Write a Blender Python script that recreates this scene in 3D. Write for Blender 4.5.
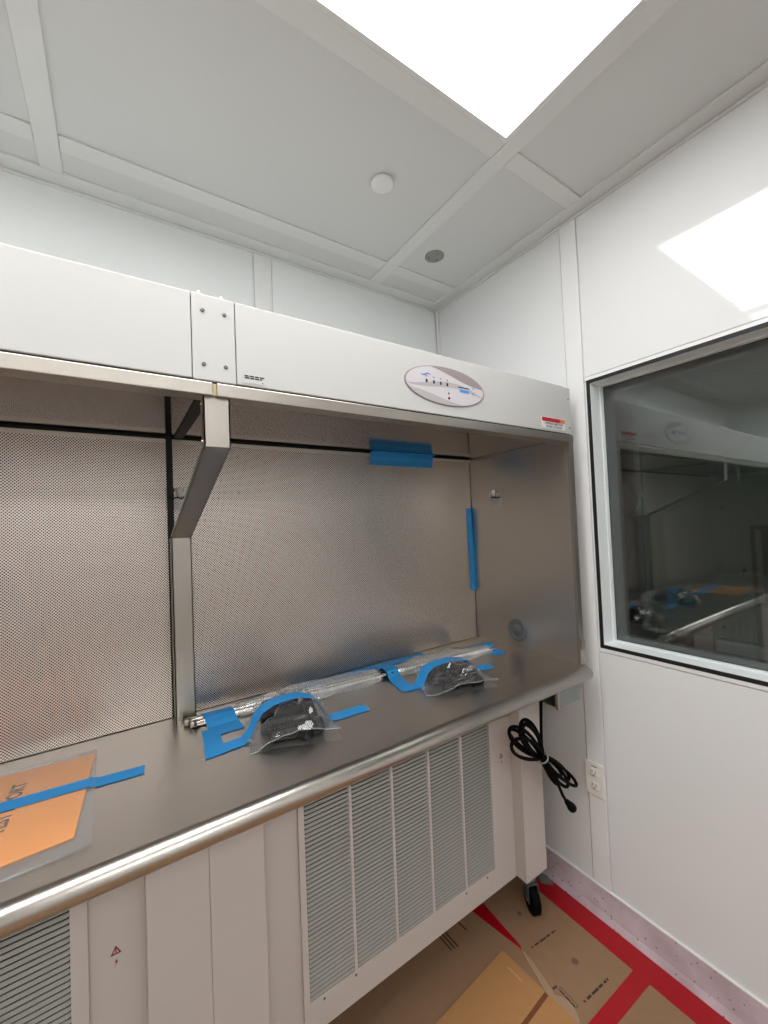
import bpy, bmesh, math, random
from mathutils import Vector, Matrix
for o in list(bpy.data.objects): bpy.data.objects.remove(o)
sc = bpy.context.scene
COL = sc.collection
PI = math.pi

# ------------------------------------------------------------------ camera
CAMZ = 1.5559
cam = bpy.data.cameras.new('camera'); camo = bpy.data.objects.new('camera', cam); COL.objects.link(camo)
Wm = ((0.8347782, -0.01906798, 0.5502561), (-0.5490763, 0.04513713, 0.83455249), (-0.04075022, -0.9987988, 0.02720972))
camo.matrix_world = Matrix(((Wm[0][0], -Wm[0][1], -Wm[0][2], 0), (Wm[1][0], -Wm[1][1], -Wm[1][2], 0),
                            (Wm[2][0], -Wm[2][1], -Wm[2][2], CAMZ), (0, 0, 0, 1)))
cam.sensor_fit = 'HORIZONTAL'; cam.sensor_width = 36; cam.lens = 405.535 / 768 * 36; cam.clip_start = 0.02
sc.camera = camo
# ------------------------------------------------------------------ world, exposure
w = bpy.data.worlds.new('world'); sc.world = w; w.use_nodes = True
w.node_tree.nodes['Background'].inputs[0].default_value = (0.5, 0.5, 0.5, 1)
w.node_tree.nodes['Background'].inputs[1].default_value = 0.02
sc.view_settings.view_transform = 'Standard'; sc.view_settings.look = 'None'
sc.view_settings.gamma = 1; sc.view_settings.use_curve_mapping = False
sc.view_settings.exposure = 0.0
LIGHT = 7.6       # emission of the ceiling light panels

# ------------------------------------------------------------------ materials
def srgb(r, g, b):
    f = lambda c: (c / 255) / 12.92 if c / 255 <= 0.04045 else ((c / 255 + 0.055) / 1.055) ** 2.4
    return (f(r), f(g), f(b), 1)
MATS = {}
def nodes(name):
    m = bpy.data.materials.new(name); m.use_nodes = True; MATS[name] = m
    nt = m.node_tree; return m, nt, nt.nodes['Principled BSDF']
def N(nt, t, **kw):
    n = nt.nodes.new(t)
    for k, v in kw.items(): setattr(n, k, v)
    return n
def mat(name, col, rough=.5, metal=0, var=.04, scale=30, bump=0, bscale=200, spec=.5, coat=0, stretch=None):
    """principled with noise-driven colour variation and fine bump"""
    m, nt, p = nodes(name)
    p.inputs['Roughness'].default_value = rough; p.inputs['Metallic'].default_value = metal
    p.inputs['Specular IOR Level'].default_value = spec; p.inputs['Coat Weight'].default_value = coat
    tc = N(nt, 'ShaderNodeTexCoord'); src = tc.outputs['Object']
    if stretch:
        mp = N(nt, 'ShaderNodeMapping'); mp.inputs['Scale'].default_value = stretch
        nt.links.new(src, mp.inputs[0]); src = mp.outputs[0]
    nz = N(nt, 'ShaderNodeTexNoise'); nz.inputs['Scale'].default_value = scale; nz.inputs['Detail'].default_value = 5
    nt.links.new(src, nz.inputs['Vector'])
    mx = N(nt, 'ShaderNodeMix', data_type='RGBA')
    nt.links.new(nz.outputs[0], mx.inputs['Factor'])
    mx.inputs['A'].default_value = tuple(c * (1 - var) for c in col[:3]) + (1,)
    mx.inputs['B'].default_value = tuple(min(1, c * (1 + var)) for c in col[:3]) + (1,)
    nt.links.new(mx.outputs['Result'], p.inputs['Base Color'])
    if bump:
        n2 = N(nt, 'ShaderNodeTexNoise'); n2.inputs['Scale'].default_value = bscale; n2.inputs['Detail'].default_value = 3
        nt.links.new(src, n2.inputs['Vector'])
        b = N(nt, 'ShaderNodeBump'); b.inputs['Strength'].default_value = bump; b.inputs['Distance'].default_value = .002
        nt.links.new(n2.outputs[0], b.inputs['Height']); nt.links.new(b.outputs[0], p.inputs['Normal'])
    return m
mat('wall', srgb(229, 230, 230), .05, var=.012, scale=3, bump=.02, bscale=60, spec=.5)
mat('wall_matte', srgb(234, 237, 236), .45, var=.015, scale=3, bump=.03, bscale=120)
mat('batten', srgb(234, 234, 234), .3, var=.012, scale=4)
mat('tile', srgb(214, 215, 213), .7, var=.03, scale=260, bump=.12, bscale=500, spec=.2)
mat('tee', srgb(220, 221, 218), .5, var=.02, scale=40)
mat('white_plastic', srgb(232, 232, 230), .4, var=.01)
mat('hood_white', srgb(199, 199, 197), .38, var=.012, scale=220, bump=.04, bscale=900)
mat('cream_metal', srgb(210, 204, 200), .5, var=.012, scale=160, bump=.06, bscale=700)
mat('slat_metal', srgb(170, 169, 163), .45, var=.02, scale=60)
mat('dark_gap', srgb(24, 22, 21), .6)
mat('steel', srgb(200, 193, 184), .3, 1, .06, 60, .05, 300, stretch=(1, 1, 14))
mat('steel_work', srgb(202, 197, 190), .28, 1, .07, 40, .07, 260, stretch=(1, 12, 12))
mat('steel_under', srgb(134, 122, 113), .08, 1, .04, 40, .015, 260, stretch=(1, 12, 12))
mat('steel_bright', srgb(176, 170, 162), .36, 1, .05, 40, .05, 260, stretch=(10, 10, 1))
mat('chrome', srgb(225, 222, 216), .12, 1, .02)
mat('screw', srgb(120, 116, 114), .3, 1, .1, 300)
mat('zinc', srgb(150, 158, 158), .4, 1, .1, 120)
mat('black_rubber', srgb(6, 6, 7), .7, spec=.1, var=.1, scale=80)
mat('black_gasket', srgb(8, 8, 9), .6)
mat('sprinkler_grey', srgb(140, 140, 134), .5, var=.12, scale=90)
mat('caster_grey', srgb(82, 88, 86), .5, var=.1)
mat('tape_blue', srgb(40, 142, 208), .5, var=.05, scale=90, bump=.25, bscale=160)
mat('tape_red', srgb(166, 3, 22), .35, var=.08, scale=20, bump=.15, bscale=60)
mat('envelope', srgb(244, 158, 52), .7, var=.03, scale=60, bump=.1, bscale=300)
mat('ink', srgb(24, 20, 20), .6)
mat('ink_paper', srgb(52, 38, 31), .7)
mat('ink_red', srgb(140, 24, 34), .6)
mat('sticker_red', srgb(190, 30, 38), .4)
mat('sticker_orange', srgb(228, 120, 80), .4)
mat('paper_white', srgb(230, 230, 230), .5)
mat('panel_lilac', srgb(206, 201, 206), .3, var=.02)
mat('panel_grey', srgb(178, 173, 175), .3, var=.02)
mat('panel_mauve', srgb(150, 138, 140), .3, var=.03)
mat('print_blue', srgb(90, 130, 205), .4)
mat('print_sky', srgb(150, 185, 225), .4)
mat('lcd_blue', srgb(70, 150, 225), .25)
mat('kraft', srgb(148, 117, 90), .8, var=.09, scale=26, bump=.15, bscale=220, spec=.2)
mat('kraft_torn', srgb(166, 138, 114), .85, var=.06, scale=40, spec=.2)
mat('cardboard', srgb(176, 130, 84), .8, var=.05, scale=30, bump=.12, bscale=160, spec=.2)
mat('cardboard_pale', srgb(190, 148, 102), .8)
mat('box_tape', srgb(120, 70, 44), .4, var=.1)
mat('stain', srgb(112, 84, 66), .8, var=.1)
mat('concrete', srgb(150, 146, 140), .8, var=.1, scale=8)
mat('frame_white', srgb(228, 234, 234), .3, var=.01)
mat('cabinet_grey', srgb(128, 134, 130), .4, var=.03, scale=20)
mat('cabinet_dark', srgb(46, 48, 48), .5, var=.05)
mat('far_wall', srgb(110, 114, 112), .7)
mat('grommet', srgb(92, 93, 96), .35, var=.05)
mat('sealant', srgb(205, 190, 140), .5)
mat('black_hardware', srgb(9, 9, 11), .4, spec=.35, var=.1, scale=50)
mat('earplate', srgb(236, 233, 228), .35, var=.01)

def speckle_base():
    m, nt, p = nodes('baseboard_vinyl'); p.inputs['Roughness'].default_value = .35
    tc = N(nt, 'ShaderNodeTexCoord'); nz = N(nt, 'ShaderNodeTexNoise'); nz.inputs['Scale'].default_value = 9
    nz.inputs['Detail'].default_value = 6
    nt.links.new(tc.outputs['Object'], nz.inputs['Vector'])
    r = N(nt, 'ShaderNodeValToRGB'); r.color_ramp.elements[0].color = srgb(184, 170, 175); r.color_ramp.elements[1].color = srgb(220, 208, 214)
    r.color_ramp.elements[0].position = .3; r.color_ramp.elements[1].position = .7
    nt.links.new(nz.outputs[0], r.inputs[0])
    vo = N(nt, 'ShaderNodeTexVoronoi'); vo.inputs['Scale'].default_value = 48
    nt.links.new(tc.outputs['Object'], vo.inputs['Vector'])
    lt = N(nt, 'ShaderNodeMath', operation='LESS_THAN'); lt.inputs[1].default_value = .13
    nt.links.new(vo.outputs['Distance'], lt.inputs[0])
    mx = N(nt, 'ShaderNodeMix', data_type='RGBA'); mx.inputs['B'].default_value = srgb(104, 84, 88)
    nt.links.new(lt.outputs[0], mx.inputs['Factor']); nt.links.new(r.outputs[0], mx.inputs['A'])
    nt.links.new(mx.outputs['Result'], p.inputs['Base Color'])
speckle_base()

def perforated():
    """stainless sheet with staggered round holes, pitch 7.4 x 7.8 mm"""
    m, nt, p = nodes('perforated')
    p.inputs['Metallic'].default_value = 1; p.inputs['Roughness'].default_value = .38
    p.inputs['Base Color'].default_value = srgb(232, 222, 216)
    tc = N(nt, 'ShaderNodeTexCoord'); sp = N(nt, 'ShaderNodeSeparateXYZ'); nt.links.new(tc.outputs['Object'], sp.inputs[0])
    def M(op, a, b=None, c=None):
        n = N(nt, 'ShaderNodeMath', operation=op)
        for i, v in enumerate((a, b, c)):
            if v is None: continue
            if isinstance(v, (int, float)): n.inputs[i].default_value = v
            else: nt.links.new(v, n.inputs[i])
        return n.outputs[0]
    PX, PZ, R = .0074, .0078, .00185
    def lattice(off):
        u = M('ADD', M('DIVIDE', sp.outputs['X'], PX), 100 + off); v = M('ADD', M('DIVIDE', sp.outputs['Z'], PZ), 100 + off)
        du = M('MULTIPLY', M('SUBTRACT', M('FRACT', u), .5), PX); dv = M('MULTIPLY', M('SUBTRACT', M('FRACT', v), .5), PZ)
        return M('SQRT', M('ADD', M('MULTIPLY', du, du), M('MULTIPLY', dv, dv)))
    d = M('MINIMUM', lattice(0.0), lattice(.5)); hole = M('LESS_THAN', d, R)
    dark = N(nt, 'ShaderNodeBsdfDiffuse'); dark.inputs[0].default_value = srgb(30, 27, 26)
    mx = N(nt, 'ShaderNodeMixShader'); nt.links.new(hole, mx.inputs[0]); nt.links.new(p.outputs[0], mx.inputs[1]); nt.links.new(dark.outputs[0], mx.inputs[2])
    nt.links.new(mx.outputs[0], nt.nodes['Material Output'].inputs[0])
perforated()

def film(name, tint, gloss, rough, bump, bscale, veil=.0):
    """clear plastic film: see-through with a fresnel sheen"""
    m, nt, p = nodes(name); nt.nodes.remove(p)
    tr = N(nt, 'ShaderNodeBsdfTransparent'); tr.inputs[0].default_value = tint
    gl = N(nt, 'ShaderNodeBsdfGlossy'); gl.inputs['Roughness'].default_value = rough; gl.inputs[0].default_value = (1, 1, 1, 1)
    lw = N(nt, 'ShaderNodeFresnel'); gm = N(nt, 'ShaderNodeNewGeometry')
    io = N(nt, 'ShaderNodeMix', data_type='FLOAT'); io.inputs['A'].default_value = 1.5; io.inputs['B'].default_value = 1 / 1.5
    nt.links.new(gm.outputs['Backfacing'], io.inputs['Factor']); nt.links.new(io.outputs['Result'], lw.inputs[0])
    mu = N(nt, 'ShaderNodeMath', operation='MULTIPLY_ADD'); mu.inputs[1].default_value = gloss; mu.inputs[2].default_value = 0.0
    mu.use_clamp = True
    nt.links.new(lw.outputs[0], mu.inputs[0])
    if bump:
        tc = N(nt, 'ShaderNodeTexCoord'); nz = N(nt, 'ShaderNodeTexNoise'); nz.inputs['Scale'].default_value = bscale
        nz.inputs['Detail'].default_value = 3; nz.inputs['Distortion'].default_value = .8
        nt.links.new(tc.outputs['Object'], nz.inputs['Vector'])
        b = N(nt, 'ShaderNodeBump'); b.inputs['Strength'].default_value = bump; b.inputs['Distance'].default_value = .01
        nt.links.new(nz.outputs[0], b.inputs['Height']); nt.links.new(b.outputs[0], gl.inputs['Normal']); nt.links.new(b.outputs[0], lw.inputs['Normal'])
    mx = N(nt, 'ShaderNodeMixShader'); nt.links.new(mu.outputs[0], mx.inputs[0])
    src = tr.outputs[0]
    if veil:
        df = N(nt, 'ShaderNodeBsdfDiffuse'); df.inputs[0].default_value = (.85, .86, .87, 1)
        m2 = N(nt, 'ShaderNodeMixShader'); m2.inputs[0].default_value = veil
        nt.links.new(tr.outputs[0], m2.inputs[1]); nt.links.new(df.outputs[0], m2.inputs[2]); src = m2.outputs[0]
    nt.links.new(src, mx.inputs[1]); nt.links.new(gl.outputs[0], mx.inputs[2])
    nt.links.new(mx.outputs[0], nt.nodes['Material Output'].inputs[0])
film('bag_film', (.95, .955, .96, 1), 1.5, .07, .55, 16, .045)
film('sleeve_film', (.96, .96, .96, 1), .9, .15, .1, 14, .03)
film('wrap_film', (.95, .955, .955, 1), 1.8, .14, .4, 14, .24)
film('white_film', (.9, .9, .9, 1), 2.0, .1, 0, 1, .3)
film('clear_plastic', (.95, .95, .95, 1), 1.5, .08, 0, 1, .12)
film('pane_glass', (.80, .83, .82, 1), 2.3, .0, 0, 1)

def emis(name, col, s):
    m, nt, p = nodes(name)
    p.inputs['Base Color'].default_value = (.9, .9, .9, 1)
    p.inputs['Emission Color'].default_value = col; p.inputs['Emission Strength'].default_value = s
emis('light_diffuser', (1.0, 1.0, 1.0, 1), LIGHT)

# ------------------------------------------------------------------ mesh helpers
WO = {}           # world origin of each object
class MB:
    def __init__(s): s.v = []; s.f = []; s.sm = []
    def add(s, vs, fs, smooth=False):
        n = len(s.v); s.v += [tuple(v) for v in vs]
        for f in fs: s.f.append(tuple(i + n for i in f)); s.sm.append(smooth)
        return s
    def box(s, x0, x1, y0, y1, z0, z1, bev=0):
        if bev:
            bm = bmesh.new(); bmesh.ops.create_cube(bm, size=1)
            for v in bm.verts: v.co = Vector(((x0 + x1) / 2 + v.co.x * (x1 - x0), (y0 + y1) / 2 + v.co.y * (y1 - y0), (z0 + z1) / 2 + v.co.z * (z1 - z0)))
            bmesh.ops.bevel(bm, geom=list(bm.edges), offset=bev, segments=2, affect='EDGES', profile=.5)
            bm.verts.index_update()
            s.add([v.co[:] for v in bm.verts], [[v.index for v in f.verts] for f in bm.faces]); bm.free(); return s
        vs = [(x, y, z) for z in (z0, z1) for y in (y0, y1) for x in (x0, x1)]
        return s.add(vs, [(0, 2, 3, 1), (4, 5, 7, 6), (0, 1, 5, 4), (2, 6, 7, 3), (0, 4, 6, 2), (1, 3, 7, 5)])
    def prism(s, poly, d, smooth=False):
        """closed polygon of 3-D points swept along vector d"""
        n = len(poly); d = Vector(d); a = [Vector(p) for p in poly]; b = [p + d for p in a]
        s.add(a + b, [tuple(range(n))[::-1], tuple(range(n, 2 * n))])
        s.add(a + b, [(i, (i + 1) % n, n + (i + 1) % n, n + i) for i in range(n)], smooth); return s
    def tube(s, pts, r, seg=10, cap=True, closed=False):
        pts = [Vector(p) for p in pts]; n = len(pts); rings = []; up = None
        for i, p in enumerate(pts):
            t = (pts[(i + 1) % n] - pts[i - 1]) if closed else (pts[min(i + 1, n - 1)] - pts[max(i - 1, 0)])
            t.normalize()
            if up is None: up = t.orthogonal().normalized()
            up = (up - t * up.dot(t)).normalized(); sd = t.cross(up)
            rr = r[i] if isinstance(r, (list, tuple)) else r
            rings.append([p + (up * math.cos(a) + sd * math.sin(a)) * rr for a in [2 * PI * k / seg for k in range(seg)]])
        vs = [v for q in rings for v in q]; fs = []
        for i in range(n if closed else n - 1):
            for k in range(seg):
                a = i * seg + k; b = i * seg + (k + 1) % seg; c = ((i + 1) % n) * seg + (k + 1) % seg; d = ((i + 1) % n) * seg + k
                fs.append((a, b, c, d))
        s.add(vs, fs, True)
        if cap and not closed: s.add(rings[0], [tuple(range(seg))[::-1]]); s.add(rings[-1], [tuple(range(seg))])
        return s
    def cyl(s, p, q, r, seg=20): return s.tube([p, q], r, seg)
    def lathe(s, prof, c, axis='Z', seg=28, closed=False):
        """prof: (radius, height) pairs around an axis through c"""
        vs = []
        for r, h in prof:
            for k in range(seg):
                a = 2 * PI * k / seg; x, y = r * math.cos(a), r * math.sin(a)
                o = {'Z': (x, y, h), 'X': (h, x, y), 'Y': (x, h, y)}[axis]
                vs.append((c[0] + o[0], c[1] + o[1], c[2] + o[2]))
        m = len(prof); fs = []
        for i in range(m if closed else m - 1):
            for k in range(seg):
                j = (i + 1) % m
                fs.append((i * seg + k, i * seg + (k + 1) % seg, j * seg + (k + 1) % seg, j * seg + k))
        if not closed: fs += [tuple(range(seg))[::-1], tuple(range((m - 1) * seg, m * seg))]
        return s.add(vs, fs, True)
    def grid(s, rows, smooth=True):
        n = len(rows[0]); s.add([p for r in rows for p in r], [(i * n + j, i * n + j + 1, (i + 1) * n + j + 1, (i + 1) * n + j) for i in range(len(rows) - 1) for j in range(n - 1)], smooth); return s
    def mesh(s, name, m, org=(0, 0, 0)):
        me = bpy.data.meshes.new(name)
        me.from_pydata([(v[0] - org[0], v[1] - org[1], v[2] - org[2]) for v in s.v], [], s.f)
        me.polygons.foreach_set('use_smooth', s.sm); me.materials.append(MATS[m]); me.update()
        bm = bmesh.new(); bm.from_mesh(me); bmesh.ops.remove_doubles(bm, verts=bm.verts, dist=1e-6)
        bmesh.ops.recalc_face_normals(bm, faces=bm.faces); bm.to_mesh(me); bm.free(); return me
    def build(s, name, m, parent=None, org=None):
        if org is None:
            xs, ys, zs = zip(*s.v); org = ((min(xs) + max(xs)) / 2, (min(ys) + max(ys)) / 2, min(zs))
        return link(name, s.mesh(name, m, org), org, parent)
def link(name, me, org, parent=None):
    o = bpy.data.objects.new(name, me); COL.objects.link(o); put(o, org, parent); return o
def put(o, org, parent):
    WO[o.name] = Vector(org)
    if parent: o.parent = parent; o.location = Vector(org) - WO[parent.name]
    else: o.location = org
def tag(o, label, cat, group=None):
    o['label'] = label; o['category'] = cat
    if group: o['group'] = group
    return o
def thing(name, org, label, cat, group=None):
    o = bpy.data.objects.new(name, None); COL.objects.link(o); o.empty_display_size = .05; put(o, org, None)
    return tag(o, label, cat, group)
def struct(name, mb, m, parent=None):
    o = mb.build(name, m, parent)
    if not parent: o['kind'] = 'structure'
    return o
def lab(o, label): o['label'] = label; return o
def box(*a, **k): return MB().box(*a, **k)
def text_mesh(name, body, size, origin, ux, uy, m, parent, align='CENTER', space=1.0, shear=0, sx=1.0, bold=0.0):
    """flat lettering laid on a surface: ux reading direction, uy letter-up direction"""
    cu = bpy.data.curves.new(name, 'FONT'); cu.body = body; cu.size = size; cu.align_x = align; cu.align_y = 'CENTER'; cu.space_character = space
    cu.fill_mode = 'FRONT'; cu.shear = shear; cu.offset = bold
    t = bpy.data.objects.new(name, cu); COL.objects.link(t)
    me = bpy.data.meshes.new_from_object(t); bpy.data.objects.remove(t)
    ux = Vector(ux).normalized(); uy = Vector(uy).normalized(); nz = ux.cross(uy)
    bm = bmesh.new(); bm.from_mesh(me)
    ret = bmesh.ops.extrude_face_region(bm, geom=list(bm.faces))
    for v in ret['geom']:
        if isinstance(v, bmesh.types.BMVert): v.co.z += .0004
    for v in bm.verts: v.co = ux * (v.co.x * sx) + uy * v.co.y + nz * v.co.z
    bmesh.ops.recalc_face_normals(bm, faces=bm.faces); bm.to_mesh(me); bm.free()
    me.materials.clear(); me.materials.append(MATS[m])
    return link(name, me, origin, parent)

# ================================================================== room shell
XR, YB, ZC = 1.537, 1.70, 2.743
XL, YF = -2.7, -2.3
XR2 = 1.742                                              # far face of the right wall
struct('floor', box(XL - .1, 3.9, YF - .1, YB + .1, -.12, -.002), 'concrete')
# right wall: core slabs around the window opening, white panels and battens on top
WY0, WY1, WZ0, WZ1 = -.42, .862, 1.047, 2.076            # window opening
wr = MB()
wr.box(XR + .004, XR2, WY1, YB + .1, 0, ZC + .06); wr.box(XR + .004, XR2, YF, WY0, 0, ZC + .06)
wr.box(XR + .004, XR2, WY0, WY1, 0, WZ0); wr.box(XR + .004, XR2, WY0, WY1, WZ1, ZC + .06)
wall_r = struct('wall_right', wr, 'wall')
def rp(y0, y1, z0, z1, m='wall', n='wall_panel'): box(XR - .001, XR + .004, y0, y1, z0, z1, bev=.001).build(n, m, wall_r)
rp(.944, YB, .12, ZC)                                    # corner panel
box(XR - .005, XR + .004, .872, .940, .12, ZC, bev=.0015).build('batten', 'batten', wall_r)
rp(-.45, .868, 2.092, ZC); rp(-.45, .868, .12, 1.030); rp(YF, -.455, .12, ZC)
box(XR - .003, XR + .004, -.45, .868, 1.033, WZ0, bev=.001).build('window_trim', 'batten', wall_r)
box(XR - .003, XR + .004, -.45, .868, WZ1, 2.089, bev=.001).build('window_trim', 'batten', wall_r)
# back wall
wall_b = struct('wall_back', box(XL - .1, XR2, YB + .004, YB + .1, 0, ZC + .06), 'wall_matte')
for x0, x1 in ((-1.94, -.72), (-.64, .50), (.585, XR - .02)):
    box(x0, x1, YB - .001, YB + .004, .12, ZC, bev=.001).build('wall_panel', 'wall_matte', wall_b)
for x0, x1 in ((-.715, -.645), (.507, .578)): box(x0, x1, YB - .004, YB + .004, .12, ZC, bev=.0015).build('batten', 'batten', wall_b)
MB().box(XR - .016, XR, YB - .016, YB, .12, ZC, bev=.004).build('corner_trim', 'batten', wall_b)
struct('wall_left', box(XL - .1, XL, YF, YB + .1, 0, ZC + .06), 'wall_matte')
struct('wall_front', box(XL, XR2, YF - .1, YF, 0, ZC + .06), 'wall_matte')
# skirting
def skirting(name, prof, d): return struct(name, MB().prism(prof, d), 'baseboard_vinyl')
sk = skirting('baseboard_right', [(XR, YF, 0), (XR, YF, .122), (XR - .006, YF, .120), (XR - .008, YF, .03), (XR - .016, YF, 0)], (0, YB - YF, 0))
box(XR - .009, XR, YF, YB, .120, .127, bev=.002).build('caulk_line', 'white_plastic', sk)
skirting('baseboard_back', [(XL, YB, 0), (XL, YB, .122), (XL, YB - .006, .12), (XL, YB - .008, .03), (XL, YB - .016, 0)], (XR - XL, 0, 0))
# ceiling: slab, tiles, tee grid, perimeter angles
ceil = struct('ceiling', box(XL - .1, 3.9, YF - .1, YB + .1, ZC + .06, ZC + .12), 'far_wall')
MX = [-2.625, -1.39, -.155, 1.08]; MY = [1.51, .838, .15, -.53, -1.21, -1.89]; HW = .03
LIGHTS = [(2, 1), (1, 1), (0, 1), (1, 4), (2, 4)]               # cells (column, row) that hold light panels; rear pair added to brighten the bench
xs = [XL] + MX + [XR]; ys = [YB] + MY + [YF]
for i in range(len(xs) - 1):
    for j in range(len(ys) - 1):
        if (i - 1, j - 1) in LIGHTS: continue
        x0, x1 = xs[i], xs[i + 1]; y1, y0 = ys[j], ys[j + 1]
        box(x0 + .004, x1 - .004, y0 + .004, y1 - .004, ZC + .003, ZC + .06, bev=.0).build('ceiling_tile', 'tile', ceil)
for x in MX: box(x - HW, x + HW, YF, YB - .05, ZC - .004, ZC + .003, bev=.0015).build('main_tee', 'tee', ceil)
xe = [XL] + MX + [XR - .05]
for y in MY:
    for i in range(len(xe) - 1):
        a = xe[i] + (HW + .001 if i else 0); b = xe[i + 1] - (HW + .001 if i < len(xe) - 2 else 0)
        if b - a > .05: box(a, b, y - HW, y + HW, ZC - .0035, ZC + .003, bev=.0015).build('cross_tee', 'tee', ceil)
def angle(nm, x0, x1, y0, y1): box(x0, x1, y0, y1, ZC - .005, ZC + .004, bev=.002).build(nm, 'tee', ceil)
angle('perimeter_trim', XR - .066, XR, YF, YB); angle('perimeter_trim', XL, XR - .067, YB - .066, YB)
box(XR - .010, XR, YF, YB - .011, ZC - .016, ZC - .005, bev=.003).build('perimeter_bead', 'tee', ceil)
box(XL, XR, YB - .010, YB, ZC - .016, ZC - .005, bev=.003).build('perimeter_bead', 'tee', ceil)
LN = ['large lit white ceiling light panel nearest the window wall', 'lit ceiling light panel between two other light panels', 'lit ceiling light panel nearest the left wall', 'added unseen rear ceiling light panel in mid room', 'added unseen rear ceiling light panel near the window wall']
for (c, r), ln in zip(LIGHTS, LN):
    x0, x1 = MX[c] + HW, MX[c + 1] - HW; y1, y0 = MY[r] - HW, MY[r + 1] + HW
    t = thing('ceiling_light', ((x0 + x1) / 2, (y0 + y1) / 2, ZC), ln, 'ceiling light', 'ceiling light panels')
    f = MB(); b = .014
    f.box(x0, x1, y1 - b, y1, ZC - .003, ZC + .03).box(x0, x1, y0, y0 + b, ZC - .003, ZC + .03).box(x0, x0 + b, y0 + b, y1 - b, ZC - .003, ZC + .03).box(x1 - b, x1, y0 + b, y1 - b, ZC - .003, ZC + .03)
    f.build('light_frame', 'tee', t)
    box(x0 + b, x1 - b, y0 + b, y1 - b, ZC + .006, ZC + .03).build('diffuser', 'light_diffuser', t)
# window in the right wall
win = thing('window_1', (XR, .2, WZ0), 'x', 'x'); del win['label']; del win['category']; win['kind'] = 'structure'
def ring(x0, x1, y0, y1, z0, z1, t):
    return MB().box(x0, x1, y0, y0 + t, z0, z1).box(x0, x1, y1 - t, y1, z0, z1).box(x0, x1, y0 + t, y1 - t, z0, z0 + t).box(x0, x1, y0 + t, y1 - t, z1 - t, z1)
ring(XR - .004, XR + .01, WY0, WY1, WZ0, WZ1, .013).build('gasket', 'black_gasket', win)
ring(XR - .001, XR2 - .008, WY0 + .012, WY1 - .012, WZ0 + .012, WZ1 - .012, .002).build('window_reveal', 'frame_white', win)
ring(XR + .064, XR + .084, WY0 + .014, WY1 - .014, WZ0 + .014, WZ1 - .014, .003).build('glazing_bead', 'frame_white', win)
box(XR + .084, XR + .090, WY0 + .014, WY1 - .014, WZ0 + .014, WZ1 - .014).build('pane', 'pane_glass', win)
box(XR2 - .016, XR2 - .010, WY0 + .014, WY1 - .014, WZ0 + .014, WZ1 - .014).build('pane', 'pane_glass', win)
ring(XR + .0905, XR2 - .0165, WY0 + .014, WY1 - .014, WZ0 + .014, WZ1 - .014, .006).build('spacer_bar', 'cabinet_dark', win)
# dim room beyond the window
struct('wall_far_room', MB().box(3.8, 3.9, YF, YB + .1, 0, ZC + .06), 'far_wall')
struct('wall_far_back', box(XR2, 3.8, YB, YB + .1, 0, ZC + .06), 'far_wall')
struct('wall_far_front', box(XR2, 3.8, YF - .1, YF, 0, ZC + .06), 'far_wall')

# ================================================================== flow bench
HB = thing('laminar_flow_bench', (.17, 1.2, 0), 'long stainless steel laminar flow bench with white canopy, perforated back and louvred base', 'clean bench')
HX0, HX1 = -1.13, 1.465
YH = .889
P = lambda mb, n, m, par=HB: mb.build(n, m, par)
# worktop with rolled front edge
prof = [(1.402, 1.0), (.866, 1.0)]
for k in range(1, 9):
    a = PI / 2 + (PI * .78) * k / 8; prof.append((.866 + .026 * math.cos(a), .976 + .024 * math.sin(a)))
prof += [(.862, .9565), (1.402, .9565)]
n = len(prof); wt = MB()
pts = [(HX0 + .03, y, z) for y, z in prof]; d = (1.435 - HX0 - .03, 0, 0)
wt.prism(pts, d, True)
wto = P(wt, 'worktop', 'steel_work')
for p_ in wto.data.polygons:
    if abs(p_.normal.x) > .9 or p_.normal.z > .999 or p_.normal.z < -.999: p_.use_smooth = False
# canopy
P(box(HX0, 1.463, .906, YB - .03, 1.852, 2.036), 'canopy_body', 'hood_white')
for x0, x1 in ((HX0, .1335), (.2215, 1.4245)): P(box(x0, x1, YH, .906, 1.867, 2.046, bev=.002), 'fascia_panel', 'hood_white')
plate = P(box(.1350, .2200, YH - .001, .906, 1.8655, 2.046, bev=.002), 'joint_plate', 'hood_white')
P(box(.1336, .2214, .899, .906, 1.866, 2.04), 'joint_shadow_gap', 'dark_gap')
end = P(box(1.4252, 1.4655, YH + .0005, .906, 1.866, 2.044, bev=.002), 'end_flange', 'hood_white')
def screw(x, y, z, par, r=.0042, m='screw'):
    o = MB().lathe([(r, 0), (r, -.0012), (r * .75, -.0028), (r * .3, -.003), (r * .28, -.0018)], (x, y, z), 'Y', 12).build('screw', m, par); return o
for x, z in ((.156, 2.012), (.199, 2.012), (.156, 1.899), (.199, 1.899)): screw(x, YH - .001, z, plate)
for x in (.152, .196): MB().lathe([(.0035, 0), (.0035, .010), (.002, .013)], (x, .9, 2.044), 'Z', 10).build('top_bolt', 'white_plastic', plate)
for z in (2.001, 1.890): screw(1.4495, YH + .0005, z, end, .003)
P(box(HX0, .1715, YH - .004, .93, 1.834, 1.862, bev=.002), 'front_rail', 'steel_bright')
P(box(.1795, 1.465, YH - .004, .93, 1.834, 1.862, bev=.002), 'front_rail', 'steel_bright')
P(box(.1718, .1792, YH, .925, 1.836, 1.8605), 'joint_sealant', 'sealant')
P(box(HX0, 1.46, YH + .003, .906, 1.862, 1.867), 'rail_shadow_gap', 'dark_gap')
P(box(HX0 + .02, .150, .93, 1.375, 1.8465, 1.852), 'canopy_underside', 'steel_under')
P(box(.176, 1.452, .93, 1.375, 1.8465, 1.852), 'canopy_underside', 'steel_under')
P(box(.1502, .1758, .93, 1.38, 1.842, 1.852), 'underside_joint', 'dark_gap')
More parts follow.
